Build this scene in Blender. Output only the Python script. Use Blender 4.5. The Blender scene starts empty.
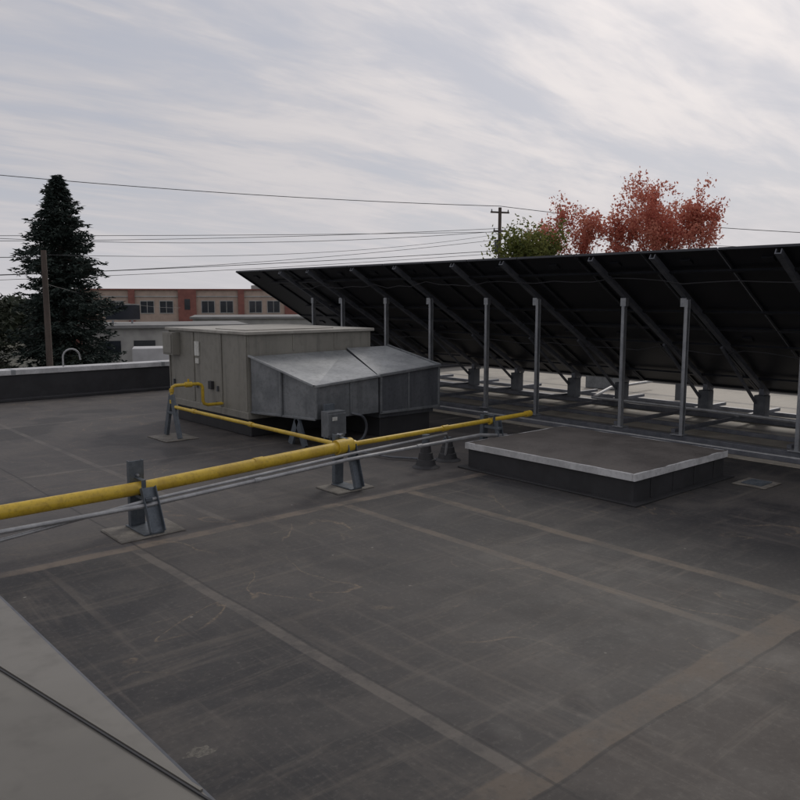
import bpy, math, random
from mathutils import Vector, Matrix
random.seed(7)
rad=math.radians
scene=bpy.context.scene
scene.view_settings.view_transform='Standard'
scene.view_settings.look='None'
scene.view_settings.exposure=0

# ------------------------------------------------------------ node helpers
class NT:
    def __init__(s,tree): s.t=tree; s.n=tree.nodes; s.l=tree.links
    def new(s,typ,**k):
        nd=s.n.new(typ)
        for a,b in k.items(): setattr(nd,a,b)
        return nd
    def put(s,sock,v):
        if isinstance(v,bpy.types.NodeSocket): s.l.new(v,sock)
        elif isinstance(v,(tuple,list)):
            v=tuple(v)
            if len(sock.default_value)==4 and len(v)==3: v=v+(1,)
            sock.default_value=v
        else: sock.default_value=v
    def m(s,op,a,b=0.0,c=0.0,clamp=False):
        nd=s.new('ShaderNodeMath',operation=op); nd.use_clamp=clamp
        s.put(nd.inputs[0],a); s.put(nd.inputs[1],b); s.put(nd.inputs[2],c)
        return nd.outputs[0]
    def mix(s,f,a,b,mode='MIX'):
        nd=s.new('ShaderNodeMix',data_type='RGBA',blend_type=mode)
        s.put(nd.inputs[0],f); s.put(nd.inputs[6],a); s.put(nd.inputs[7],b)
        return nd.outputs[2]
    def noise(s,vec,scale,detail=4,rough=.55,dist=0.0):
        nd=s.new('ShaderNodeTexNoise'); s.put(nd.inputs['Vector'],vec)
        nd.inputs['Scale'].default_value=scale; nd.inputs['Detail'].default_value=detail
        nd.inputs['Roughness'].default_value=rough; nd.inputs['Distortion'].default_value=dist
        return nd.outputs['Fac']
    def map(s,vec,loc=(0,0,0),rot=(0,0,0),scl=(1,1,1)):
        nd=s.new('ShaderNodeMapping'); s.put(nd.inputs['Vector'],vec)
        nd.inputs['Location'].default_value=loc; nd.inputs['Rotation'].default_value=rot; nd.inputs['Scale'].default_value=scl
        return nd.outputs[0]
    def sm(s,x,a,b,lo=0.0,hi=1.0):
        nd=s.new('ShaderNodeMapRange',interpolation_type='SMOOTHSTEP')
        s.put(nd.inputs[0],x); nd.inputs[1].default_value=a; nd.inputs[2].default_value=b
        nd.inputs[3].default_value=lo; nd.inputs[4].default_value=hi
        return nd.outputs[0]
    def bump(s,h,strength,dist=.01,normal=None):
        nd=s.new('ShaderNodeBump'); nd.inputs['Strength'].default_value=strength; nd.inputs['Distance'].default_value=dist
        s.put(nd.inputs['Height'],h)
        if normal is not None: s.put(nd.inputs['Normal'],normal)
        return nd.outputs[0]

def newmat(name):
    m=bpy.data.materials.new(name); m.use_nodes=True
    t=NT(m.node_tree); b=t.n['Principled BSDF']
    g=t.new('ShaderNodeNewGeometry'); pos=g.outputs['Position']
    return m,t,b,pos

def mat(name,c1,c2=None,scale=3.0,rough=.6,metal=0.0,bump=.15,dirt=.35,streak=False,rr=.15,bscale=None,spec=.5,simple=False,stain=0):
    m,t,b,pos=newmat(name)
    if c2 is None: c2=tuple(x*.8 for x in c1)
    b.inputs['Metallic'].default_value=metal
    b.inputs['Specular IOR Level'].default_value=spec
    v=t.map(pos,scl=(1,1,.25)) if streak else pos
    n=t.noise(v,scale,2 if simple else 3,.6)
    col=t.mix(t.sm(n,.35,.68),c1,c2)
    b.inputs['Roughness'].default_value=rough
    if not simple:
        n2=t.noise(pos,bscale or scale*7,3,.6)
        col=t.mix(t.m('MULTIPLY',t.sm(n2,.45,.75),dirt),col,tuple(x*.6 for x in c2))
        if stain:
            n3=t.noise(t.map(pos,scl=(5,5,.45)),1.6,4,.65)
            col=t.mix(t.m('MULTIPLY',t.sm(n3,.50,.72),stain),col,tuple(x*.45 for x in c2))
        t.put(b.inputs['Roughness'],t.m('ADD',rough-rr/2,t.m('MULTIPLY',n2,rr)))
        if bump>.07: t.put(b.inputs['Normal'],t.bump(n2,bump,.004))
    t.put(b.inputs['Base Color'],col)
    return m

M={}
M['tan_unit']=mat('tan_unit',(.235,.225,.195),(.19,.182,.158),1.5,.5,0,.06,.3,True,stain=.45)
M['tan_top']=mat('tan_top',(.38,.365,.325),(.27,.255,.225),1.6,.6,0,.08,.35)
M['galv']=mat('galvanized',(.25,.262,.272),(.17,.182,.193),3.5,.45,.5,.08,.4,False,stain=.35)
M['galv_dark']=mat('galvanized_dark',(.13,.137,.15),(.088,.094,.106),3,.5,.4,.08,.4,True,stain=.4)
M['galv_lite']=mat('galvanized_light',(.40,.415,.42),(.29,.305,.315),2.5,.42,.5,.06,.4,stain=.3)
M['steel']=mat('strut_steel',(.34,.35,.365),(.25,.262,.28),6,.45,.6,.06,.3)
M['steel_dk']=mat('rafter_steel',(.16,.167,.187),(.11,.118,.138),5,.5,.4,.06,.3)
M['strut']=mat('pipe_strut_steel',(.13,.15,.17),(.09,.105,.122),8,.5,.35,.1,.45,stain=.3)
M['yellow']=mat('yellow_paint',(.60,.41,.035),(.47,.31,.03),5,.42,0,.06,.5,stain=.3)
M['conduit']=mat('conduit_metal',(.38,.385,.39),(.28,.285,.29),7,.42,.35,.05,.3)
M['white']=mat('white_metal',(.60,.60,.60),(.43,.43,.43),4,.45,0,.05,.4)
M['label']=mat('label_paper',(.62,.62,.58),(.48,.48,.44),20,.6,0,.02,.4)
M['black']=mat('black_membrane',(.032,.032,.035),(.022,.022,.024),3,.6,0,.3,.2,False,bscale=8)
M['backsheet']=mat('panel_backsheet',(.012,.013,.018),(.008,.009,.013),.8,.45,simple=True)
M['frame']=mat('panel_frame',(.028,.030,.036),(.020,.022,.028),3,.4,.4,simple=True)
M['glass']=mat('panel_glass',(.010,.014,.028),(.008,.011,.022),2,.12,simple=True)
M['pad']=mat('support_pad',(.20,.185,.16),(.12,.11,.095),6,.75,0,.2,.5)
M['concrete']=mat('ballast_concrete',(.12,.127,.138),(.083,.09,.10),5,.8,0,.2,.4)
M['bark']=mat('bark',(.075,.055,.045),(.045,.035,.03),6,.9,simple=True)
M['wood']=mat('pole_wood',(.10,.078,.065),(.065,.05,.042),3,.85,0,.1,.4,True)
M['wire']=mat('wire',(.05,.05,.055),(.04,.04,.045),3,.6,simple=True)
M['brick_red']=mat('brick_red',(.25,.10,.08),(.20,.08,.066),1.5,.85,simple=True)
M['brick_tan']=mat('brick_tan',(.42,.325,.265),(.36,.28,.23),1.5,.85,simple=True)
M['winglass']=mat('window_glass',(.03,.035,.045),(.02,.025,.03),1,.12,simple=True)
M['pale']=mat('pale_siding',(.40,.395,.37),(.31,.305,.29),.8,.7,simple=True)
M['truckwhite']=mat('truck_white',(.6,.6,.6),(.5,.5,.5),1,.4,simple=True)
M['roofgrey']=mat('roof_grey',(.24,.24,.235),(.17,.17,.168),.6,.8,simple=True)
M['fg_metal']=mat('foreground_metal',(.155,.146,.126),(.122,.115,.10),1.6,.5,.1,.05,.4)
M['fg_metal2']=mat('foreground_metal_upper',(.18,.17,.15),(.148,.14,.122),1.6,.5,.1,.05,.4)
M['grass']=mat('ground_mix',(.085,.085,.06),(.055,.055,.05),.05,.95,simple=True)
M['asphalt']=mat('asphalt',(.06,.06,.062),(.045,.045,.047),.3,.9,simple=True)
M['crust']=mat('mineral_crust',(.15,.14,.12),(.06,.055,.05),40,.85,0,.3,.7)

def leafmat(name,cols,trans=.25):
    m,t,b,pos=newmat(name)
    n=t.noise(pos,.9,2,.6); n2=t.noise(pos,6,1,.6)
    c=t.mix(t.sm(n,.38,.62),cols[0],cols[1])
    c=t.mix(t.sm(n2,.5,.7),c,cols[2])
    t.put(b.inputs['Base Color'],c); b.inputs['Roughness'].default_value=.75
    b.inputs['Specular IOR Level'].default_value=.2
    if trans:
        tr=t.new('ShaderNodeBsdfTranslucent'); t.put(tr.inputs['Color'],c)
        mx=t.new('ShaderNodeMixShader'); mx.inputs[0].default_value=trans
        t.l.new(b.outputs[0],mx.inputs[1]); t.l.new(tr.outputs[0],mx.inputs[2])
        t.l.new(mx.outputs[0],t.n['Material Output'].inputs['Surface'])
    return m
M['spruce']=leafmat('spruce_needles',[(.020,.031,.027),(.033,.046,.040),(.055,.070,.060)],0)
M['dkgreen']=leafmat('dark_foliage',[(.018,.026,.018),(.032,.040,.024),(.045,.05,.03)],0)
M['red']=leafmat('autumn_red_leaves',[(.52,.17,.12),(.62,.27,.19),(.42,.11,.09)],.45)
M['green']=leafmat('green_leaves',[(.13,.15,.04),(.22,.22,.07),(.06,.085,.028)],.4)

# ---- roof membrane
def roof_material(name,kind=0):
    m,t,b,pos=newmat(name)
    sep=t.new('ShaderNodeSeparateXYZ'); t.put(sep.inputs[0],pos)
    X,Y=sep.outputs[0],sep.outputs[1]
    wob=t.m('MULTIPLY',t.m('SUBTRACT',t.noise(pos,1.3,2),.5),.08)
    big=t.noise(pos,.5,4,.64); mid=t.noise(pos,2.4,5,.68); fine=t.noise(pos,30,3,.72)
    if kind==1:
        c=t.mix(t.sm(mid,.35,.65),(.26,.238,.20),(.36,.33,.28))
        c=t.mix(t.sm(big,.5,.7),c,(.18,.168,.148))
    elif kind==2:
        c=t.mix(t.sm(mid,.35,.65),(.082,.073,.067),(.118,.106,.097))
    else:
        c=t.mix(t.sm(big,.40,.60),(.024,.0235,.0255),(.050,.047,.0455))
        c=t.mix(t.m('MULTIPLY',t.sm(mid,.47,.66),.6),c,(.074,.068,.063))
        c=t.mix(t.m('MULTIPLY',t.sm(mid,.44,.34),.45),c,(.020,.020,.022))
        far=t.m('MULTIPLY',t.sm(t.m('ADD',Y,wob),6.02,6.12),t.sm(X,9.4,8.6))
        c=t.mix(t.m('MULTIPLY',far,.68),c,t.mix(t.sm(mid,.35,.65),(.070,.064,.062),(.106,.097,.092)))
        near=t.sm(t.m('ADD',Y,wob),1.95,1.85)
        c=t.mix(t.m('MULTIPLY',near,.55),c,(.052,.041,.035))
        strip=t.m('MULTIPLY',t.sm(X,4.52,4.58),t.m('MULTIPLY',t.sm(X,5.40,5.34),t.sm(Y,6.1,6.0)))
        c=t.mix(t.m('MULTIPLY',strip,.35),c,(.030,.029,.031))
        strip2=t.m('MULTIPLY',t.sm(X,2.43,2.48),t.m('MULTIPLY',t.sm(X,4.57,4.52),t.sm(Y,6.1,6.0)))
        c=t.mix(t.m('MULTIPLY',strip2,.20),c,(.092,.083,.077))
    if kind==0:
        s1=t.noise(t.map(pos,rot=(0,0,.12),scl=(.4,5,1)),1.5,4,.7,.6)
        s2=t.noise(t.map(pos,rot=(0,0,-.08),scl=(6,.4,1)),1.2,4,.7,.6)
        c=t.mix(t.m('MULTIPLY',t.sm(s1,.52,.72),.42),c,(.125,.108,.09))
        c=t.mix(t.m('MULTIPLY',t.sm(s2,.52,.72),.42),c,(.115,.10,.087))
        n=t.noise(t.map(pos,loc=(3,1,0)),.6,3,.5,.9)
        k=t.m('SUBTRACT',1,t.sm(t.m('ABSOLUTE',t.m('SUBTRACT',n,.5)),0,.007),clamp=True)
        k2=t.m('SUBTRACT',1,t.sm(t.m('ABSOLUTE',t.m('SUBTRACT',s1,.58)),0,.006),clamp=True)
        k=t.m('MULTIPLY',t.m('MAXIMUM',k,t.m('MULTIPLY',k2,.6)),t.sm(big,.47,.58))
        k=t.m('MULTIPLY',k,t.sm(fine,.35,.6))
        c=t.mix(t.m('MULTIPLY',k,.65),c,(.22,.165,.11))
        c=t.mix(t.m('MULTIPLY',t.sm(n,.56,.64),.35),c,(.095,.086,.078))
        c=t.mix(t.m('MULTIPLY',t.sm(n,.43,.36),.45),c,(.020,.020,.022))
    def band(coord,cen,w,soft=.012,wobs=1.0):
        d=t.m('ABSOLUTE',t.m('SUBTRACT',t.m('ADD',coord,t.m('MULTIPLY',wob,wobs)),cen))
        return t.sm(d,w+soft,w)
    def lim(mask,coord,a,bb):
        return t.m('MULTIPLY',mask,t.m('MULTIPLY',t.sm(coord,a-.01,a+.01),t.sm(coord,bb+.01,bb-.01)))
    if kind==0:
        seams=[(band(Y,6.08,.05,.025),(.175,.14,.108),.75),
               (band(Y,1.98,.085,.02),(.125,.10,.078),.75),
               (lim(band(X,2.455,.038,.012,.4),Y,2.05,6.0),(.135,.12,.106),.65),
               (lim(band(X,4.55,.035,.02,.6),Y,2.05,6.0),(.145,.118,.093),.65),
               (lim(band(X,5.38,.04,.03,.8),Y,2.05,6.0),(.165,.132,.10),.65),
               (lim(band(X,.35,.03,.012,.4),Y,2.05,6.0),(.12,.105,.092),.5),
               (lim(band(X,7.0,.03,.012,.4),Y,-6,3.4),(.12,.105,.09),.5),
               (lim(band(X,3.4,.03,.012,.4),Y,6.2,16),(.16,.145,.13),.5),
               (lim(band(X,.5,.03,.012,.4),Y,6.2,16),(.16,.145,.13),.5),
               (band(Y,9.3,.025,.02),(.17,.155,.135),.45),
               (band(Y,13.1,.025,.02),(.17,.155,.135),.45)]
        for mk,c1,st in seams:
            mm=t.m('MULTIPLY',mk,t.m('ADD',.35,t.m('MULTIPLY',t.sm(mid,.40,.58),.65)))
            c=t.mix(t.m('MULTIPLY',mm,st),c,c1)
        for co_,cen in ((Y,1.88),(X,2.50)):
            mk=band(co_,cen,.006,.008,1.0 if cen<2 else .4)
            c=t.mix(t.m('MULTIPLY',mk,.6),c,(.020,.019,.020))
    elif kind==1:
        for x0 in (10.6,11.8,13.2,14.6):
            mk=band(X,x0,.08,.02); c=t.mix(t.m('MULTIPLY',mk,.7),c,(.08,.077,.075))
    c=t.mix(t.m('MULTIPLY',t.sm(fine,.50,.8),.35),c,(.15,.138,.125) if kind!=1 else (.3,.28,.25))
    c=t.mix(t.m('MULTIPLY',t.sm(fine,.45,.25),.40),c,(.020,.020,.021))
    if kind==0:
        sp=t.new('ShaderNodeTexVoronoi'); t.put(sp.inputs['Vector'],pos); sp.inputs['Scale'].default_value=5
        spm=t.m('MULTIPLY',t.sm(sp.outputs['Distance'],.07,.03),t.sm(mid,.52,.6))
        c=t.mix(t.m('MULTIPLY',spm,.7),c,(.28,.265,.235))
    t.put(b.inputs['Base Color'],c)
    t.put(b.inputs['Roughness'],t.m('ADD',.50,t.m('MULTIPLY',mid,.35)))
    b.inputs['Specular IOR Level'].default_value=.32
    hh=t.m('ADD',t.m('MULTIPLY',t.noise(pos,26,1,.7),.16),t.m('MULTIPLY',t.noise(pos,1.7,3,.5),2.4))
    t.put(b.inputs['Normal'],t.bump(hh,.5,.006))
    return m
M['roof']=roof_material('roof_membrane')
M['roof_tan']=roof_material('roof_membrane_tan',1)
M['roof_brown']=roof_material('curb_cover_membrane',2)

# ------------------------------------------------------------ mesh builder
class MB:
    def __init__(s): s.v=[];s.f=[];s.mi=[];s.mats=[]
    def idx(s,k):
        if k not in s.mats: s.mats.append(k)
        return s.mats.index(k)
    def add(s,vs,fs,k):
        o=len(s.v); i=s.idx(k); s.v+=[tuple(v) for v in vs]
        for f in fs: s.f.append(tuple(a+o for a in f)); s.mi.append(i)
    def hexa(s,p,k):
        s.add(p,[(3,2,1,0),(4,5,6,7),(0,1,5,4),(1,2,6,5),(2,3,7,6),(3,0,4,7)],k)
    def box(s,x0,x1,y0,y1,z0,z1,k):
        s.hexa([(x0,y0,z0),(x1,y0,z0),(x1,y1,z0),(x0,y1,z0),(x0,y0,z1),(x1,y0,z1),(x1,y1,z1),(x0,y1,z1)],k)
    def beam(s,a,b,w,h,k,up=(0,0,1)):
        a=Vector(a);b=Vector(b);d=(b-a).normalized();u=Vector(up)
        if abs(d.dot(u))>.99: u=Vector((0,1,0))
        r=d.cross(u).normalized();u=r.cross(d)
        q=[(-w/2,-h/2),(w/2,-h/2),(w/2,h/2),(-w/2,h/2)]
        s.hexa([a+r*x+u*y for x,y in q]+[b+r*x+u*y for x,y in q],k)
    def channel(s,a,b,w,h,th,k,up=(0,0,1)):
        a=Vector(a);b=Vector(b);d=(b-a).normalized();u=Vector(up)
        r=d.cross(u).normalized();u=r.cross(d)
        s.beam(a,b,w,th,k,up)
        for sg in (-1,1):
            o=r*(sg*(w/2-th/2))+u*(th/2+h/2)
            s.beam(a+o,b+o,th,h,k,up)
    def tube(s,pts,rs,k,n=12,cap=True):
        pts=[Vector(p) for p in pts]
        if not isinstance(rs,(list,tuple)): rs=[rs]*len(pts)
        vs=[];fs=[];prev=None
        for i,p in enumerate(pts):
            if i==0: d=pts[1]-p
            elif i==len(pts)-1: d=p-pts[-2]
            else: d=(pts[i+1]-p).normalized()+(p-pts[i-1]).normalized()
            d.normalize()
            if prev is None:
                u=Vector((0,0,1)) if abs(d.z)<.9 else Vector((1,0,0))
            else: u=prev
            r=d.cross(u).normalized(); u=r.cross(d).normalized(); prev=u
            for j in range(n):
                a=2*math.pi*j/n
                vs.append(p+(r*math.cos(a)+u*math.sin(a))*rs[i])
        for i in range(len(pts)-1):
            for j in range(n):
                k2=(j+1)%n
                fs.append((i*n+j,i*n+k2,(i+1)*n+k2,(i+1)*n+j))
        if cap:
            fs.append(tuple(range(n-1,-1,-1))); fs.append(tuple((len(pts)-1)*n+j for j in range(n)))
        s.add(vs,fs,k)
    def obj(s,name,parent=None,bevel=0,smooth=False):
        me=bpy.data.meshes.new(name); me.from_pydata(s.v,[],s.f)
        for k in s.mats: me.materials.append(M[k])
        me.polygons.foreach_set('material_index',s.mi)
        if smooth:
            me.polygons.foreach_set('use_smooth',[True]*len(s.f))
            try: me.set_sharp_from_angle(angle=rad(35))
            except Exception: pass
        me.update()
        o=bpy.data.objects.new(name,me); scene.collection.objects.link(o)
        if parent: o.parent=parent
        if bevel:
            bm=o.modifiers.new('bevel','BEVEL'); bm.width=bevel; bm.segments=2; bm.limit_method='ANGLE'
        return o
def empty(name):
    e=bpy.data.objects.new(name,None); scene.collection.objects.link(e); return e
def arc(c,r,a0,a1,ax1,ax2,n=8):
    c=Vector(c);ax1=Vector(ax1);ax2=Vector(ax2)
    return [c+ax1*(r*math.cos(rad(a0+(a1-a0)*i/n)))+ax2*(r*math.sin(rad(a0+(a1-a0)*i/n))) for i in range(n+1)]

# ------------------------------------------------------------ ground & own building
b=MB(); b.add([(-1500,-1500,-5),(2500,-1500,-5),(2500,2500,-5),(-1500,2500,-5)],[(0,1,2,3)],'grass'); b.obj('ground')
b=MB(); b.add([(-60,22,-4.99),(90,30,-4.99),(90,60,-4.99),(-60,52,-4.99)],[(0,1,2,3)],'asphalt'); b.obj('parking_lot')
RX0,RX1,RY0,RY1=-9,17.4,-8,16.5
b=MB(); b.box(RX0-.4,RX1+.4,RY0-.4,RY1+.4,-5,-.3,'brick_tan'); b.obj('roof_building_walls')
b=MB(); b.box(RX0-.4,RX1+.4,RY0-.4,RY1+.4,-.296,0,'roof'); b.obj('flat_roof')
b=MB(); b.box(9.55,16.6,RY0,15.2,.004,.016,'roof_tan'); b.obj('walkway_membrane')

# parapet
b=MB()
b.box(RX0,RX1+.36,RY1,RY1+.34,0.002,.50,'black')
b.box(RX0-.05,RX1+.42,RY1-.035,RY1+.39,.50,.60,'white')
for i in range(9):
    x=RX0+1.2+i*3.05
    b.box(x,x+.09,RY1-.038,RY1+.393,.497,.603,'galv_lite')
b.box(RX0,RX1,RY1-.22,RY1-.002,0.002,.06,'black')
b.obj('parapet_wall',bevel=.008)
b=MB()
b.box(RX1,RX1+.34,RY0,RY1-.04,0.002,.42,'pale')
b.box(RX1-.03,RX1+.38,RY0,RY1-.045,.42,.50,'white')
b.obj('parapet_wall',bevel=.008)

b=MB()
b.tube([(5.45,16.66,.60),(5.45,16.66,.78)]+arc((5.62,16.66,.78),.17,180,20,(1,0,0),(0,0,1),8)+[(5.80,16.66,.72)],.018,'conduit',8)
b.obj('gooseneck_conduit',smooth=True)

# ------------------------------------------------------------ HVAC unit
E=empty('rooftop_hvac_unit')
x0,x1,y0,y1,zb,zt=5.74,7.97,9.85,12.35,.33,1.47
b=MB(); b.box(x0+.08,x1-.08,y0+.08,y1-.08,0.002,zb-.05,'black'); b.obj('roof_curb',E,.01)
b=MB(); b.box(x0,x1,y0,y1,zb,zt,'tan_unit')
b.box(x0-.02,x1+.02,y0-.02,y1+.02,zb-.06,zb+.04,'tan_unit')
for yy in (10.62,11.5):
    b.box(x0-.012,x0,yy,yy+.035,zb+.05,zt-.02,'tan_unit')
for yy in (9.86,10.58,11.46,12.30):
    b.box(x0-.018,x0,yy,yy+.03,zb+.05,zt-.01,'tan_unit')
for xx in (6.5,7.25): b.box(xx,xx+.03,y0-.012,y0,1.22,zt-.01,'tan_unit')
b.obj('cabinet',E,.008)
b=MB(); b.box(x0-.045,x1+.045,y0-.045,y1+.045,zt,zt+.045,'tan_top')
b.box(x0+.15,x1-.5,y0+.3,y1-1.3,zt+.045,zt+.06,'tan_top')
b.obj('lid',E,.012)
b=MB(); b.box(x0-.022,x0-.003,11.28,11.42,1.10,1.32,'label'); b.box(x0-.021,x0-.003,11.30,11.40,.98,1.06,'label')
b.box(x0-.13,x0-.003,11.95,12.3,1.08,1.44,'tan_unit'); b.box(x0-.145,x0-.13,11.98,12.27,1.11,1.41,'tan_unit')
b.box(x0-.05,x0-.003,10.85,10.95,.62,.74,'black')
for yy in (10.7,11.35,11.6,12.15):
    b.box(x0-.03,x0-.003,yy,yy+.03,.60,.68,'galv_dark')
b.box(x0-.004,x0-.002,10.72,10.80,.40,.44,'black')
b.obj('service_details',E,.004)
b=MB()
A=[(5.78,9.83),(7.46,9.83),(7.10,8.6),(6.03,8.6)]
zt1=[1.17,1.19,.90,.83]; zb1=[.37,.37,.38,.38]
bot=[(A[i][0],A[i][1],zb1[i]) for i in (3,2,1,0)]; top=[(A[i][0],A[i][1],zt1[i]) for i in (3,2,1,0)]
v=bot+top
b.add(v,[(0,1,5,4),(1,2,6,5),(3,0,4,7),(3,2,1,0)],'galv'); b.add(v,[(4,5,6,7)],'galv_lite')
b.beam((6.0,8.585,.832),(7.11,8.585,.902),.05,.035,'galv_lite')
b.beam((6.03,8.59,.39),(6.03,8.59,.83),.03,.03,'galv')
b.beam((5.995,8.6,.84),(5.75,9.83,1.18),.04,.03,'galv_lite')
b.beam((5.88,9.22,.375),(5.88,9.22,.985),.028,.03,'galv')
b.beam((6.02,8.6,.385),(5.77,9.83,.375),.03,.03,'galv')
b.beam((6.6,8.59,.385),(6.6,8.59,.865),.025,.02,'galv')
b.obj('intake_hood',E,.004)
b=MB()
v=[(7.13,8.62,.36),(8.30,8.62,.36),(8.30,9.83,.36),(7.48,9.83,.36),(7.13,8.62,.90),(8.30,8.62,.98),(8.30,9.83,1.22),(7.48,9.83,1.22)]
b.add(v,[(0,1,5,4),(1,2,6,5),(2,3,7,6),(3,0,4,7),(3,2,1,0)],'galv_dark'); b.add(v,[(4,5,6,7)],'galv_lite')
b.beam((7.12,8.605,.905),(8.31,8.605,.985),.05,.04,'galv')
b.beam((7.15,8.607,.37),(7.15,8.607,.89),.035,.03,'galv')
b.beam((8.28,8.607,.37),(8.28,8.607,.96),.035,.03,'galv')
b.beam((7.13,8.607,.37),(8.3,8.607,.37),.03,.035,'galv')
b.beam((7.68,8.61,.39),(7.68,8.61,.92),.02,.02,'galv')
b.beam((8.31,8.6,.985),(8.31,9.83,1.225),.03,.04,'galv')
b.obj('exhaust_hood',E,.004)
b=MB(); b.box(7.22,8.2,8.72,9.9,.002,.36,'black'); b.box(7.18,8.24,8.68,9.84,.28,.355,'galv_dark'); b.obj('duct_curb',E,.008)
b=MB()
for yy in (8.95,):
    b.channel((5.95,yy+.17,.0),(5.95,yy,.36),.10,.03,.008,'strut',(1,0,0)); b.channel((5.95,yy-.17,.0),(5.95,yy,.36),.10,.03,.008,'strut',(1,0,0))
b.obj('hood_stand',E)
E2=empty('disconnect_box')
b=MB(); b.box(6.0,6.28,8.30,8.45,.18,.52,'galv'); b.box(5.995,6.285,8.285,8.30,.21,.49,'galv'); b.box(6.06,6.22,8.45,8.49,0.002,.60,'strut')
b.box(6.28,6.30,8.34,8.38,.36,.48,'black'); b.box(6.06,6.14,8.280,8.285,.40,.45,'label')
b.obj('enclosure',E2,.006)
b=MB(); b.tube([(6.25,8.4,.18),(6.28,8.4,.06),(6.42,8.38,.03)]+arc((6.60,8.5,.22),.2,-80,60,(1,0,0),(0,0,1),8)+[(6.6,8.58,.42)],.02,'galv_dark',8)
b.tube([(6.1,8.4,.18),(6.1,8.36,.03),(6.3,7.4,.03),(6.6,6.9,.03)],.014,'galv_dark',8)
b.obj('flexible_conduit',E2,smooth=True)

# ------------------------------------------------------------ gas pipe
E=empty('gas_pipe')
b=MB()
main=[(-6,6.44,.33),(1.6,6.50,.36),(2.75,6.50,.375),(4.86,6.56,.45)]
b.tube(main,.057,'yellow',20)
for q in ((.2,6.487,.354),(3.9,6.535,.418)): b.tube([(q[0]-.05,q[1],q[2]-.002),(q[0]+.05,q[1],q[2]+.002)],.061,'yellow',20)
b.obj('main_pipe',E,smooth=True)
b=MB()
b.tube([(4.84,6.56,.45),(5.04,6.565,.458)],.078,'yellow',20)
b.tube([(5.04,6.565,.458),(5.10,6.566,.459)],[.06,.04],'yellow',20)
b.tube([(4.95,6.58,.455),(4.95,6.72,.455)],.045,'yellow',16)
b.obj('tee_fitting',E,smooth=True)
b=MB()
b.tube([(5.08,6.566,.459),(8.0,6.61,.50)],.028,'yellow',14)
for x in (6.4,7.2): b.tube([(x,6.585,.477),(x+.09,6.587,.479)],.036,'yellow',14)
b.tube([(7.92,6.609,.499),(8.02,6.611,.5)],.04,'yellow',14)
b.tube([(4.95,6.7,.455),(4.94,10.5,.455)]+[(4.94,10.56,.47),(4.94,10.6,.53),(4.94,10.6,.68),(4.95,10.6,.73),(5.0,10.6,.75),(5.35,10.6,.75),(5.40,10.6,.73),(5.42,10.6,.69),(5.42,10.6,.50),(5.44,10.6,.45),(5.5,10.6,.43),(5.75,10.6,.43)],.024,'yellow',12)
for y in (8.4,9.9): b.tube([(4.945,y,.455),(4.945,y+.08,.455)],.032,'yellow',12)
for z in (.50,.66): b.tube([(4.94,10.6,z),(4.94,10.6,z+.05)],.034,'yellow',12)
b.tube([(5.15,10.6,.75),(5.25,10.6,.75)],.04,'yellow',12); b.tube([(5.2,10.6,.75),(5.2,10.6,.83)],.015,'yellow',8)
b.obj('branch_pipe',E,smooth=True)

b=MB()
b.tube([(-6,6.33,.22),(2.7,6.36,.25),(4.9,6.42,.34),(6.9,6.46,.36),(7.4,6.48,.30),(7.6,6.5,.18)],.020,'conduit',10)
b.tube([(-6,6.36,.10),(1.4,6.38,.16),(2.75,6.38,.29),(4.95,6.44,.39),(6.5,6.62,.40),(6.7,6.8,.30),(6.72,6.86,.06)],.015,'conduit',10)
for x,y,z in ((.8,6.352,.242),(3.8,6.39,.295),(5.9,6.44,.35)): b.tube([(x-.035,y,z),(x+.035,y,z+.002)],.026,'conduit',10)
b.obj('electrical_conduit',smooth=True)

def support(x,y,h,hz,s=1.0):
    b=MB()
    b.hexa([(x-.30*s,y-.27*s,.003),(x+.28*s,y-.25*s,.003),(x+.30*s,y+.20*s,.003),(x-.29*s,y+.22*s,.003),
            (x-.29*s,y-.26*s,.016),(x+.27*s,y-.24*s,.016),(x+.29*s,y+.19*s,.016),(x-.28*s,y+.21*s,.016)],'pad')
    b.box(x-.09*s,x+.09*s,y-.24*s,y+.16*s,.018,.03,'strut')
    b.channel((x,y+.10,.03),(x,y+.085,h),.13*s,.05,.008,'strut',(0,1,0))
    b.channel((x+.02,y-.24*s,.03),(x+.02,y-.07,hz+.01),.13*s,.045,.008,'strut',(0,-1,0))
    b.beam((x,y+.12,hz-.075),(x,y-.16,hz-.075),.06,.03,'strut')
    b.tube([(x,y+.12,hz+.10),(x,y+.05,hz+.10)],.012,'steel',8)
    b.beam((x,y-.055,hz-.06),(x,y-.055,hz+.07),.04,.008,'strut'); b.beam((x,y-.06,hz+.075),(x,y+.1,hz+.075),.04,.008,'strut')
    b.obj('pipe_support',bevel=.003)
support(2.72,6.50,.60,.375)
support(4.98,6.60,.56,.455,.85)
support(7.25,6.60,.55,.478,.7)
support(.0,6.5,.56,.35,1.0)
b=MB()
x,y=4.94,10.62
b.box(x-.25,x+.25,y-.32,y+.3,.003,.014,'pad')
b.channel((x,y+.24,.015),(x,y+.03,.62),.09,.035,.008,'strut',(1,0,0)); b.channel((x-.02,y-.24,.015),(x-.02,y-.03,.62),.09,.035,.008,'strut',(1,0,0))
b.beam((x,y-.13,.36),(x,y+.13,.36),.03,.03,'strut')
b.obj('pipe_support',bevel=.003)

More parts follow.
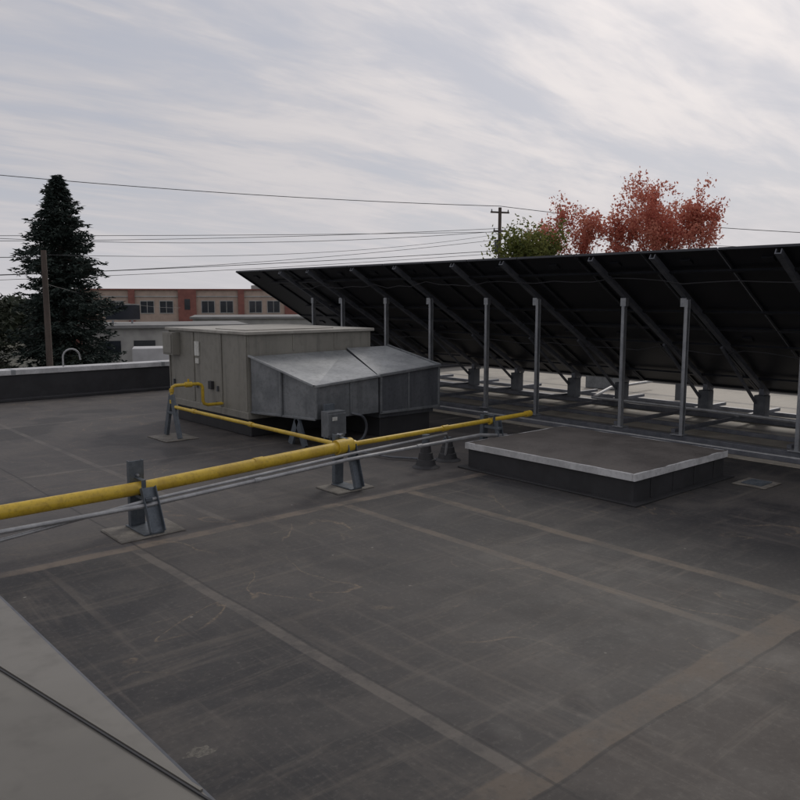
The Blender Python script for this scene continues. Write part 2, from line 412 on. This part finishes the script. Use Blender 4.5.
def boot(x,y,r,h,pipe):
    b=MB()
    prof=[(.004,r*1.5),(.012,r*1.35),(.03,r*1.1),(h*.35,r*.95),(h*.37,r*.85),(h*.65,r*.72),(h*.67,r*.62),(h,r*.5)]
    b.tube([(x,y,z) for z,_ in prof],[q for _,q in prof],'black',20)
    b.tube([(x,y,h*.9),(x,y,h+pipe)],r*.42,'strut',14); b.tube([(x,y,h*.97),(x,y,h*1.03)],r*.56,'strut',14)
    b.obj('roof_vent_boot',smooth=True)
boot(6.32,6.78,.11,.27,.12); boot(6.80,6.90,.11,.26,.03)
b=MB(); b.tube([(14.2,8.0,.0),(14.2,8.0,.7)],.09,'galv_dark',14); b.tube([(14.2,8.0,.62),(14.2,8.0,.78)],[.15,.10],'galv_dark',14); b.obj('roof_vent_pipe',smooth=True)

# ------------------------------------------------------------ skylight curb
E=empty('skylight_curb')
hx0,hx1,hy0,hy1=6.67,8.46,4.20,6.42
b=MB(); b.box(hx0,hx1,hy0,hy1,.002,.235,'black'); b.box(hx0-.09,hx1+.09,hy0-.09,hy1+.09,.002,.02,'black')
for i in range(4):
    xx=hx0+.3+i*.42
    b.box(xx,xx+.035,hy0-.008,hy0,.02,.23,'black')
b.obj('curb',E,.012)
b=MB()
b.box(hx0-.03,hx1+.03,hy0-.03,hy0-.003,.232,.305,'white'); b.box(hx0-.03,hx0-.003,hy0-.002,hy1+.03,.232,.305,'white')
b.box(hx1+.003,hx1+.03,hy0-.002,hy1+.03,.232,.305,'white'); b.box(hx0-.002,hx1+.002,hy1+.003,hy1+.03,.232,.305,'white')
b.obj('edge_trim',E,.003)
b=MB()
n=14;vs=[];fs=[]
for i in range(n+1):
    for j in range(n+1):
        u=i/n;w_=j/n
        z=.30+.06*min(1,4*min(u,1-u,w_,1-w_))**.8+.006*random.random()
        vs.append((hx0-.028+u*(hx1-hx0+.056),hy0-.028+w_*(hy1-hy0+.056),z))
for i in range(n):
    for j in range(n): a=i*(n+1)+j; fs.append((a,a+n+1,a+n+2,a+1))
b.add(vs,fs,'roof_brown'); b.obj('cover',E,smooth=True)

b=MB(); 
b.box(8.22,8.62,3.62,3.98,.003,.012,'pad'); b.box(8.29,8.55,3.69,3.91,.012,.024,'strut')
for i in range(5): b.box(8.31+i*.045,8.33+i*.045,3.70,3.90,.024,.03,'strut')
b.obj('roof_drain_plate',bevel=.003)
def blob(x,y,r,h,k,name,seed,asp=1.0,irr=1.0):
    random.seed(seed); b=MB(); n=40; rings=10
    ph=[random.uniform(0,6.28) for _ in range(5)]
    def rr(a): return r*(1+irr*(.22*math.sin(2*a+ph[0])+.14*math.sin(3*a+ph[1])+.1*math.sin(5*a+ph[2])+.07*math.sin(9*a+ph[3])))
    vs=[(x,y,h)];fs=[]
    for i in range(1,rings+1):
        t_=i/rings
        for j in range(n):
            a=2*math.pi*j/n; q=rr(a)*t_
            vs.append((x+math.cos(a)*q*asp,y+math.sin(a)*q,-.0006+h*(.5+.5*math.cos(math.pi*t_))))
    for j in range(n): fs.append((0,1+j,1+(j+1)%n))
    for i in range(rings-1):
        for j in range(n):
            a=1+i*n+j;c=1+i*n+(j+1)%n; fs.append((a,a+n,c+n,c))
    b.add(vs,fs,k); b.obj(name,smooth=True)
blob(3.18,2.22,.17,.020,'roof','roof_blister',1,1,.2)
blob(2.60,2.30,.14,.013,'roof','roof_blister',2,1,.25)
blob(1.50,3.07,.05,.004,'crust','mineral_deposit',5,1.9)
random.seed(11)

# ------------------------------------------------------------ foreground unit hood
E=empty('foreground_hvac_hood')
b=MB()
b.add([(.548,.2,1.2),(.532,2.9,1.2),(.215,2.9,1.212),(.55,1.06,1.2+.0005),(.7,.2,1.2)],[(3,1,2)],'fg_metal2')
b.add([(.55,1.06,1.2),(.215,2.9,1.212),(-.9,2.9,1.26),(-.9,-.4,1.26),(.60,-.4,1.2),(.56,.9,1.2)],[(0,1,2,3,4,5)],'fg_metal')
b.add([(.55,1.06,1.198),(.532,2.9,1.198),(.532,2.9,1.12),(.55,1.06,1.12),(.60,-.4,1.12),(.60,-.4,1.198)],[(0,3,2,1),(0,5,4,3)],'fg_metal')
b.beam((.535,2.9,1.197),(.553,1.04,1.197),.006,.006,'galv_dark')
b.beam((.216,2.9,1.213),(.55,1.07,1.202),.004,.003,'black')
b.beam((.224,2.9,1.215),(.548,1.12,1.203),.006,.004,'fg_metal2')
b.obj('hood_top',E)
b=MB(); b.box(-.88,.50,-.4,2.88,.25,1.12,'fg_metal'); b.box(-.8,.42,-.3,2.8,.002,.25,'black'); b.obj('cabinet',E)

# ------------------------------------------------------------ solar array
E=empty('solar_panel_array')
TX,TZ,LX,LZ=9.20,2.56,12.75,.50
sl=Vector((LX-TX,0,LZ-TZ)); L=sl.length; d=sl.normalized(); nrm=Vector((0,1,0)).cross(d)*-1
if nrm.z<0: nrm=-nrm
posts=[-.7,.9,2.5,4.06,5.65,6.59,8.21,9.27,10.7,11.92,13.37,14.38]
T=Vector((TX,0,TZ))
def sp(u,y,off):
    q=T+d*u+nrm*off; return Vector((q.x,y,q.z))
PXx=10.05; up_=(PXx-TX)/d.x; PZ=TZ+d.z*up_
b=MB()
for y in posts:
    b.channel(sp(.02,y,-.07),sp(L-.02,y,-.07),.075,.055,.012,'steel_dk',tuple(nrm))
b.obj('rafters',E)
b=MB()
for i,y in enumerate(posts):
    b.channel((PXx,y-.02,.12),(PXx,y-.02,PZ-.10),.075,.04,.01,'steel',(0,1,0) if i%2 else (0,-1,0))
    b.box(PXx-.04,PXx+.04,y-.045,y+.045,PZ-.2,PZ-.08,'steel')
    b.box(PXx-.08,PXx+.08,y-.09,y+.09,.108,.125,'steel')
b.obj('front_posts',E,.003)
b=MB()
for y in posts:
    b.box(12.44,12.62,y-.09,y+.09,.10,.46,'concrete') 
    b.box(12.49,12.57,y-.04,y+.04,.46,.60,'steel_dk')
    b.beam((11.25,y+.06,1.27),(12.5,y+.06,.30),.04,.04,'steel_dk')
b.obj('rear_ballast_posts',E,.006)
b=MB()
for xx,w_,h_ in ((10.05,.12,.09),(11.2,.07,.06),(12.53,.14,.085),(13.5,.07,.06),(9.75,.05,.05)):
    b.box(xx-w_/2,xx+w_/2,-1.6,15.2,.018,.018+h_,'steel_dk')
b.obj('base_rails',E,.004)
b=MB()
for y in posts:
    b.box(10.12,13.46,y+.10,y+.16,.112,.165,'steel_dk')
b.obj('cross_rails',E,.004)
b=MB()
for u in (.45,1.5,2.5,3.6):
    b.beam(sp(u,-1.3,-.018+.0),sp(u,15.3,-.018),.045,.03,'frame',tuple(nrm))
b.obj('purlins',E)
b=MB()
mw=1.04; y=-1.45
while y<15.3:
    for u0,u1 in ((0,L/2-.01),(L/2+.01,L)):
        ya,yb=y+.008,y+mw-.008
        def slab(ua,ub,y_a,y_b,o0,o1,kk):
            p=[sp(ua,y_a,o0),sp(ub,y_a,o0),sp(ub,y_b,o0),sp(ua,y_b,o0),sp(ua,y_a,o1),sp(ub,y_a,o1),sp(ub,y_b,o1),sp(ua,y_b,o1)]
            b.hexa(p,kk)
        slab(u0+.03,u1-.03,ya+.03,yb-.03,.028,.034,'backsheet')
        slab(u0+.01,u1-.01,ya+.01,yb-.01,.035,.041,'glass')
        for (a1,a2,c1,c2) in ((u0,u0+.03,ya,yb),(u1-.03,u1,ya,yb),(u0+.03,u1-.03,ya,ya+.03),(u0+.03,u1-.03,yb-.03,yb)):
            slab(a1,a2,c1,c2,.0,.034,'frame')
        um=u0+.22; ym=(ya+yb)/2
        slab(um,um+.10,ym-.07,ym+.07,.005,.0275,'frame')
    y+=mw
b.obj('panels',E)
b=MB()
random.seed(5)
for u in (.55,2.6):
    pts=[]
    y=-1.2
    while y<15.2:
        pts.append(sp(u+random.uniform(-.03,.03),y,-.03-random.uniform(0,.10))); y+=.35
    b.tube(pts,.007,'wire',6)
b.tube([(9.88,-1,.05),(9.9,3,.045),(9.86,6,.05),(9.9,9,.045),(9.88,14.8,.05)],.02,'conduit',8)
b.tube([(11.5,-1,.22),(11.6,2,.2),(12.0,6,.2),(12.05,8.5,.2),(13.8,9.3,.18),(15.5,9.4,.18)],.03,'conduit',8)
b.tube([(13.9,-1,.22),(13.8,4,.2),(13.9,5.2,.2),(14.0,5.6,.4),(14.6,5.7,.42),(15.0,5.7,.1)],.03,'conduit',8)
b.obj('cables',E,smooth=True)
b=MB(); b.box(11.95,12.0,4.4,4.8,.12,.62,'galv'); b.box(12.0,12.15,4.42,4.78,.2,.6,'galv_lite'); b.box(14.6,15.1,9.8,10.5,.02,.35,'galv'); b.box(14.3,14.8,3.2,4.2,.02,.3,'galv_lite'); b.obj('combiner_boxes',E,.01)

# ------------------------------------------------------------ trees
def needle_tree(name,x,y,zb,zt,prof,seed,key,nb=620,dens=1.0):
    random.seed(seed)
    E=empty(name)
    b=MB(); H=zt-zb
    b.tube([(x,y,zb),(x+.05,y,zb+H*.4),(x,y+.03,zb+H*.8),(x,y,zt-.3)],[.3,.2,.09,.02],'bark',8)
    def R(h):
        for i in range(len(prof)-1):
            if prof[i][0]<=h<=prof[i+1][0]:
                k=(h-prof[i][0])/(prof[i+1][0]-prof[i][0]); return prof[i][1]*(1-k)+prof[i+1][1]*k
        return .05
    v=[];f=[]
    lob=[(random.uniform(0,6.28),random.random(),random.uniform(-.50,.35)) for _ in range(34)]
    for i in range(nb):
        h=.05+.94*((i+random.random())/nb)
        a=random.uniform(0,6.283)
        mod=1+.13*math.sin(h*44+seed)
        for la,lh,lv in lob:
            da=math.cos(a-la)
            if da>.3 and abs(h-lh)<.045: mod+=lv*da*(1-abs(h-lh)/.045)
        r=max(.08,R(h)*mod*random.uniform(.60,1.12))
        z=zb+H*h
        lift=random.uniform(-.05,.32)*(.5+h)
        ca,sa=math.cos(a),math.sin(a)
        steps=int((10+r*16)*dens)
        if i%3==0: b.tube([(x,y,z),(x+ca*r*.85,y+sa*r*.85,z-r*.22+lift*r)],[.03,.008],'bark',4,False)
        for s_ in range(steps):
            q=(s_+random.random())/steps; q=q**.7
            wd=.06+.16*r*(1-abs(q-.5))*.5
            off=random.gauss(0,wd)
            px=x+ca*r*q-sa*off; py=y+sa*r*q+ca*off
            pz=z-r*.35*q+lift*r*q*q*1.3+random.gauss(0,.045)-abs(off)*.25
            ln=random.uniform(.12,.30); w=random.uniform(.03,.07)
            aa=a+random.uniform(-1.1,1.1); el=random.uniform(-.6,.45)
            dx,dy,dz=math.cos(aa)*math.cos(el),math.sin(aa)*math.cos(el),math.sin(el)
            tt=random.uniform(0,3.14)
            wx,wy,wz=-math.sin(aa)*math.cos(tt),math.cos(aa)*math.cos(tt),math.sin(tt)
            o=len(v)
            v+= [(px-wx*w,py-wy*w,pz-wz*w),(px+wx*w,py+wy*w,pz+wz*w),(px+dx*ln,py+dy*ln,pz+dz*ln)]
            f.append((o,o+1,o+2))
    b.obj('trunk',E)
    b2=MB(); b2.add(v,f,key); b2.obj('foliage',E)
PR=[(0,2.35),(.3,2.45),(.5,2.35),(.65,2.0),(.78,1.5),(.90,.85),(.96,.42),(1,.1)]
needle_tree('spruce_tree',14.15,42.7,-5,8.2,PR,3,'spruce',1000,1.6)
P2=[(0,3),(.3,3.1),(.6,2.6),(.85,1.5),(1,.2)]
needle_tree('spruce_tree',9.2,44.5,-5,3.6,P2,8,'dkgreen',600,1.3)
needle_tree('spruce_tree',11.2,50.5,-5,2.0,P2,9,'dkgreen',450,1.3)
needle_tree('spruce_tree',6.0,46.5,-5,3.0,P2,10,'dkgreen',450,1.3)

def leafy(name,x,y,zb,h,spread,seed,key,nleaf,fork,ls=.09,g=.16):
    random.seed(seed); E=empty(name); b=MB(); tips=[]
    def br(p,dirv,ln,r,dep):
        pts=[p];rs=[r];dd=dirv.copy()
        for i in range(4):
            dd=(dd+Vector((random.gauss(0,.10),random.gauss(0,.10),random.gauss(.08,.05)))).normalized()
            pts.append(pts[-1]+dd*ln/4); rs.append(r*(1-.14*(i+1)))
            if dep<=2: tips.append((pts[-1].copy(),dep))
        b.tube(pts,rs,'bark',6 if dep>2 else 4,False)
        if dep==0: return
        for k in range(3):
            ax=Vector((random.gauss(0,1),random.gauss(0,1),random.gauss(0,.5)))
            nd=(dd+ax.normalized()*random.uniform(.30,.70)*spread).normalized()
            nd.z=max(nd.z,.25)
            br(pts[random.choice((2,3,4,4))],nd,ln*random.uniform(.60,.85),rs[-1]*.68,dep-1)
    tk=h*fork
    b.tube([(x,y,zb),(x+.05,y,zb+tk*.6),(x,y,zb+tk)],[h*.018,h*.015,h*.013],'bark',10)
    for k in range(6):
        a=k*1.05+random.random()
        br(Vector((x,y,zb+tk-.2*k)),Vector((math.cos(a)*.5*spread,math.sin(a)*.5*spread,1)).normalized(),h*(1-fork)*.40,h*.008,4)
    zs=max(t_[0].z for t_ in tips); k_=(h*(1-fork))/(zs-zb-tk)
    kk=lambda p:Vector((x+(p[0]-x)*k_,y+(p[1]-y)*k_,zb+tk+(p[2]-zb-tk)*k_))
    b.v=[tuple(kk(p)) if p[2]>zb+tk-.9 else p for p in b.v]
    b.obj('branches',E)
    v=[];f=[]
    keep=[t_ for t_ in tips if math.sin(t_[0].x*2.3+seed)+math.sin(t_[0].y*2.7+seed*2)+math.sin(t_[0].z*2.1)>-1.25]
    for i in range(nleaf):
        p,dep=random.choice(keep); p=kk(p)
        q=p+Vector((random.gauss(0,g),random.gauss(0,g),random.gauss(0,g)))
        n1=Vector((random.gauss(0,1),random.gauss(0,1),random.gauss(0,1))).normalized()
        n2=n1.cross(Vector((random.gauss(0,1),random.gauss(0,1),random.gauss(0,1)))).normalized()
        s_=ls*random.uniform(.6,1.3); o=len(v)
        v+=[tuple(q-n1*s_),tuple(q+n2*s_*.55),tuple(q+n1*s_),tuple(q-n2*s_*.55)]
        f.append((o,o+1,o+2,o+3))
    b2=MB(); b2.add(v,f,key); b2.obj('foliage',E)
leafy('autumn_maple_tree',36.9,25.6,-5,12.3,.52,21,'red',10500,.42,.085,.14)
leafy('autumn_maple_tree',38.7,22.6,-5,13.6,.82,33,'red',13500,.42,.085,.15)
leafy('green_deciduous_tree',30.6,25.8,-5,10.8,.68,45,'green',10500,.5,.10,.22)

random.seed(77); v=[];f=[]
for i in range(230):
    az=rad(random.uniform(40,100)); dist=random.uniform(140,230)
    cx,cy=math.cos(az)*dist,math.sin(az)*dist; hh=random.uniform(4,7.6); rr_=random.uniform(2.5,5)
    for k in range(170):
        a=random.uniform(0,6.28);u=random.random(); z=-5+hh*u
        rq=rr_*math.sqrt(max(0,1-(2*u-.9)**2*.8))*random.uniform(.6,1.05)
        p=Vector((cx+math.cos(a)*rq,cy+math.sin(a)*rq,z)); o=len(v); s_=random.uniform(.3,.7)
        for _ in range(3): v.append(tuple(p+Vector((random.gauss(0,s_),random.gauss(0,s_),random.gauss(0,s_)))))
        f.append((o,o+1,o+2))
b=MB(); b.add(v,f,'dkgreen'); b.obj('distant_trees')
v=[];f=[]
for i in range(26):
    az=rad(65+i*1.25); dist=random.uniform(39,44)
    cx,cy=math.cos(az)*dist,math.sin(az)*dist; hh=random.uniform(3.0,4.6) if az>rad(71) else random.uniform(1.5,2.4)
    for k in range(700):
        a=random.uniform(0,6.28);u=random.random(); rq=1.2*math.sqrt(max(0.02,1-u**2))*random.uniform(.5,1.1)
        p=Vector((cx+math.cos(a)*rq,cy+math.sin(a)*rq,-5+hh*u)); o=len(v); s_=.09
        for _ in range(3): v.append(tuple(p+Vector((random.gauss(0,s_),random.gauss(0,s_),random.gauss(0,s_)))))
        f.append((o,o+1,o+2))
b=MB(); b.add(v,f,'dkgreen'); b.obj('hedge')

# ------------------------------------------------------------ buildings
def facade_building(name,p0,p1,depth,z0,z1,paint):
    E=empty(name)
    p0=Vector(p0);p1=Vector(p1); d_=(p1-p0); Lf=d_.length; d_.normalize(); nn=Vector((d_.y,-d_.x,0))
    if nn.dot(-p0)<0: nn=-nn
    def bx(b,s0,s1,o0,o1,za,zb_,k):
        q=[p0+d_*s0+nn*o0,p0+d_*s1+nn*o0,p0+d_*s1+nn*o1,p0+d_*s0+nn*o1]
        b.hexa([(q[i].x,q[i].y,za) for i in (3,2,1,0)]+[(q[i].x,q[i].y,zb_) for i in (3,2,1,0)],k)
    paint(E,bx,Lf,depth,z0,z1); return E
def paint_brick(E,bx,Lf,dp,z0,z1):
    b=MB(); bx(b,0,Lf,-dp,0,z0,z1,'brick_tan'); b.obj('walls',E)
    b=MB(); bx(b,-.2,Lf+.2,.01,.25,z1-.05,z1+.12,'brick_red'); bx(b,-.2,Lf+.2,.01,.10,z1-.95,z1-.8,'pale'); b.obj('cornice',E)
    b=MB(); w=MB(); fr=MB()
    s=2;n=0
    while s<Lf:
        wide=.8 if n%2 else 2.3
        bx(b,s,s+wide,.02,.32,z0,z1-.06,'brick_red')
        if wide>2: bx(w,s+.8,s+1.5,.33,.36,z1-2.6,z1-1.2,'winglass')
        n+=1
        bay=5.4
        for za,zb_ in ((z0+.6,z0+3.0),(z1-3.0,z1-1.5)):
            for c in range(2):
                a=s+wide+.7+c*2.4
                if a+1.6<Lf:
                    bx(fr,a-.08,a+1.68,.012,.06,za-.1,zb_+.1,'pale'); bx(w,a,a+1.6,.02,.075,za,zb_,'winglass')
                    bx(fr,a+.77,a+.83,.078,.10,za,zb_,'pale')
        s+=wide+bay
    b.obj('brick_piers',E); w.obj('windows',E); fr.obj('window_frames',E)
    b=MB(); bx(b,26,29,-9,-6,z1,z1+.7,'roofgrey'); b.obj('roof_units',E)
facade_building('brick_building',(33,105.5,0),(82,81,0),16,-5,2.95,paint_brick)
def paint_pale(E,bx,Lf,dp,z0,z1):
    b=MB(); bx(b,0,Lf,-dp,0,z0,z1,'pale'); b.obj('walls',E)
    b=MB(); bx(b,-.3,Lf+.3,-dp-.3,.35,z1+.003,z1+.22,'roofgrey'); b.obj('roof',E)
    b=MB(); s=1.0
    while s<Lf-2:
        bx(b,s,s+1.5,.01,.05,z1-1.9,z1-.9,'winglass'); s+=2.4
    s=1.5
    while s<Lf-4:
        bx(b,s,s+2.8,.01,.06,z0,z0+2.3,'roofgrey'); s+=6.2
    b.obj('windows_and_doors',E)
facade_building('warehouse_building',(20.5,58.0,0),(31,53.5,0),8,-5,-.25,paint_pale)
facade_building('warehouse_building',(39,78,0),(60,66,0),10,-5,-.3,paint_pale)
E=empty('billboard'); b=MB(); b.beam((23.3,61.0,.85),(25.6,60.0,.85),.12,1.1,'winglass'); b.obj('face',E)
b=MB(); b.beam((23.3,61.06,.85),(25.6,60.06,.85),.06,1.25,'pale'); 
for q in ((23.8,60.9),(25.1,60.35)): b.tube([(q[0],q[1],-5),(q[0],q[1],.4)],.08,'steel',8)
b.obj('frame_and_posts',E)

def truck(x,y,ang):
    E=empty('box_truck'); E.location=(x,y,-5); E.rotation_euler=(0,0,ang)
    b=MB(); b.box(-3,2.6,-1.2,1.2,1.0,3.7,'truckwhite'); b.obj('cargo_box',E,.05)
    b=MB(); b.hexa([(2.75,-1.05,.6),(4.8,-1.05,.6),(4.8,1.05,.6),(2.75,1.05,.6),(2.75,-1.0,2.7),(4.0,-1.0,2.7),(4.0,1.0,2.7),(2.75,1.0,2.7)],'truckwhite'); b.obj('cab',E,.08)
    b=MB(); b.box(3.0,3.9,-1.09,-1.03,1.6,2.4,'winglass'); b.box(3.0,3.9,1.03,1.09,1.6,2.4,'winglass'); b.obj('cab_windows',E)
    b=MB()
    for wx in (-2,3.7):
        for wy in (-1.0,.75): b.tube([(wx,wy,.48),(wx,wy+.27,.48)],.48,'black',18)
    b.box(-3,4.4,-.5,.5,.6,1.0,'galv_dark'); b.obj('wheels',E)
truck(24.0,50.0,rad(-25)) 

# ------------------------------------------------------------ poles & wires
def pole(x,y,zt,name='utility_pole',arm=True,ang=0):
    E=empty(name); b=MB()
    b.tube([(x,y,-5),(x,y,zt)],[.17,.12],'wood',12); b.obj('shaft',E,smooth=True)
    ca,sa=math.cos(ang),math.sin(ang)
    if arm:
        b=MB()
        for z,l in ((zt-.35,.75),(zt-1.7,.5)):
            b.beam((x-ca*l,y-sa*l,z),(x+ca*l,y+sa*l,z),.10,.12,'wood')
            for q in (-.9,.9):
                b.tube([(x+ca*l*q,y+sa*l*q,z+.06),(x+ca*l*q,y+sa*l*q,z+.22)],[.05,.03],'concrete',8)
        b.obj('crossarms',E)
        b=MB(); b.tube([(x-sa*.35,y+ca*.35,zt-3.3),(x-sa*.35,y+ca*.35,zt-2.3)],.22,'concrete',12); b.obj('transformer',E,smooth=True)
pole(44.7,40.1,8.5,ang=rad(-20)); pole(11.9,38.2,4.1,arm=False)
b=MB()
def wire(a,c,sag,r=.022):
    a=Vector(a);c=Vector(c)
    b.tube([a.lerp(c,i/24)+Vector((0,0,-sag*4*(i/24)*(1-i/24))) for i in range(25)],r,'wire',5)
PT=(44.7,40.1)
wire((*PT,8.6),(10.5,59.5,10.2),.35,.024)
wire((*PT,8.6),(57.5,19.0,5.9),.3,.022)
wire((*PT,7.0),(10.5,59.5,5.55),.25,.018)
wire((*PT,6.8),(10.5,59.5,6.0),.7,.018)
wire((44.4,39.6,6.7),(10.3,58,5.8),.1,.018)
wire((*PT,6.2),(10.5,59.5,3.3),.5,.016)
wire((*PT,5.4),(10.5,59.5,3.2),.15,.022)
wire((*PT,5.2),(10.5,59.5,2.9),.2,.016)
wire((11.9,38.2,3.9),(*PT,6.6),.6,.012)
wire((11.9,38.2,3.8),(-6,40,4.2),.3,.016)
wire((11.9,38.2,2.6),(27,56,1.2),.3,.012)
wire((*PT,6.9),(57.5,19.0,5.0),.3,.016)
b.obj('power_lines')

# ------------------------------------------------------------ sky / light / camera
SAZ,SEL=26,33
sd=Vector((math.cos(rad(SAZ))*math.cos(rad(SEL)),math.sin(rad(SAZ))*math.cos(rad(SEL)),math.sin(rad(SEL))))
w=bpy.data.worlds.new('World'); scene.world=w; w.use_nodes=True
t=NT(w.node_tree); bg=t.n['Background']
sky=t.new('ShaderNodeTexSky'); sky.sky_type='NISHITA'; sky.sun_disc=False
sky.sun_elevation=rad(SEL); sky.sun_rotation=rad(90-SAZ)
tc=t.new('ShaderNodeTexCoord'); dirv=tc.outputs['Generated']
sep=t.new('ShaderNodeSeparateXYZ'); t.put(sep.inputs[0],dirv)
zc=t.m('ADD',t.m('MAXIMUM',sep.outputs[2],0.0),.14)
cmb=t.new('ShaderNodeCombineXYZ'); t.put(cmb.inputs[0],t.m('DIVIDE',sep.outputs[0],zc)); t.put(cmb.inputs[1],t.m('DIVIDE',sep.outputs[1],zc))
pv=cmb.outputs[0]
n1=t.noise(t.map(pv,rot=(0,0,rad(42)),scl=(.40,1.0,1)),1.2,6,.60,.7)
n2=t.noise(t.map(pv,rot=(0,0,rad(-28)),scl=(.6,2.0,1)),1.8,5,.6,.8)
wv=t.noise(t.map(pv,rot=(0,0,rad(70)),scl=(1.6,5,1)),1.8,3,.55,.7)
dens=t.m('ADD',t.m('ADD',t.m('MULTIPLY',n1,.62),t.m('MULTIPLY',n2,.30)),t.m('MULTIPLY',wv,.16))
cov=t.sm(dens,.42,.62)
dp=t.new('ShaderNodeVectorMath',operation='DOT_PRODUCT'); t.put(dp.inputs[0],dirv); dp.inputs[1].default_value=sd
glow=t.m('POWER',t.m('MAXIMUM',dp.outputs['Value'],0.0),9.0)
cl=t.mix(t.sm(dens,.42,.68),(4.95,4.95,5.35),(6.15,5.95,6.1))
cl=t.mix(1.0,cl,t.mix(glow,(.97,.965,.965),(1.75,1.68,1.58)),'MULTIPLY')
skym=t.mix(.85,sky.outputs[0],(4.5,4.65,5.3))
col=t.mix(t.m('ADD',.40,t.m('MULTIPLY',cov,.60)),skym,cl)
hz=t.sm(sep.outputs[2],.15,.0)
col=t.mix(t.m('MULTIPLY',hz,.55),col,(6.2,6.05,6.3))
t.put(bg.inputs['Color'],col); bg.inputs['Strength'].default_value=.1

sl_=bpy.data.lights.new('sun','SUN'); sl_.energy=.9; sl_.angle=rad(16); sl_.color=(1,.93,.84)
so=bpy.data.objects.new('sun',sl_); scene.collection.objects.link(so); so.rotation_euler=sd.to_track_quat('Z','Y').to_euler()

cam=bpy.data.cameras.new('camera'); co=bpy.data.objects.new('camera',cam); scene.collection.objects.link(co)
co.location=(0,0,2.0); cam.angle=2*math.atan(400/796); cam.clip_start=.05; cam.clip_end=5000
co.rotation_euler=(rad(90-7.37),0,rad(48.9-90))
scene.camera=co
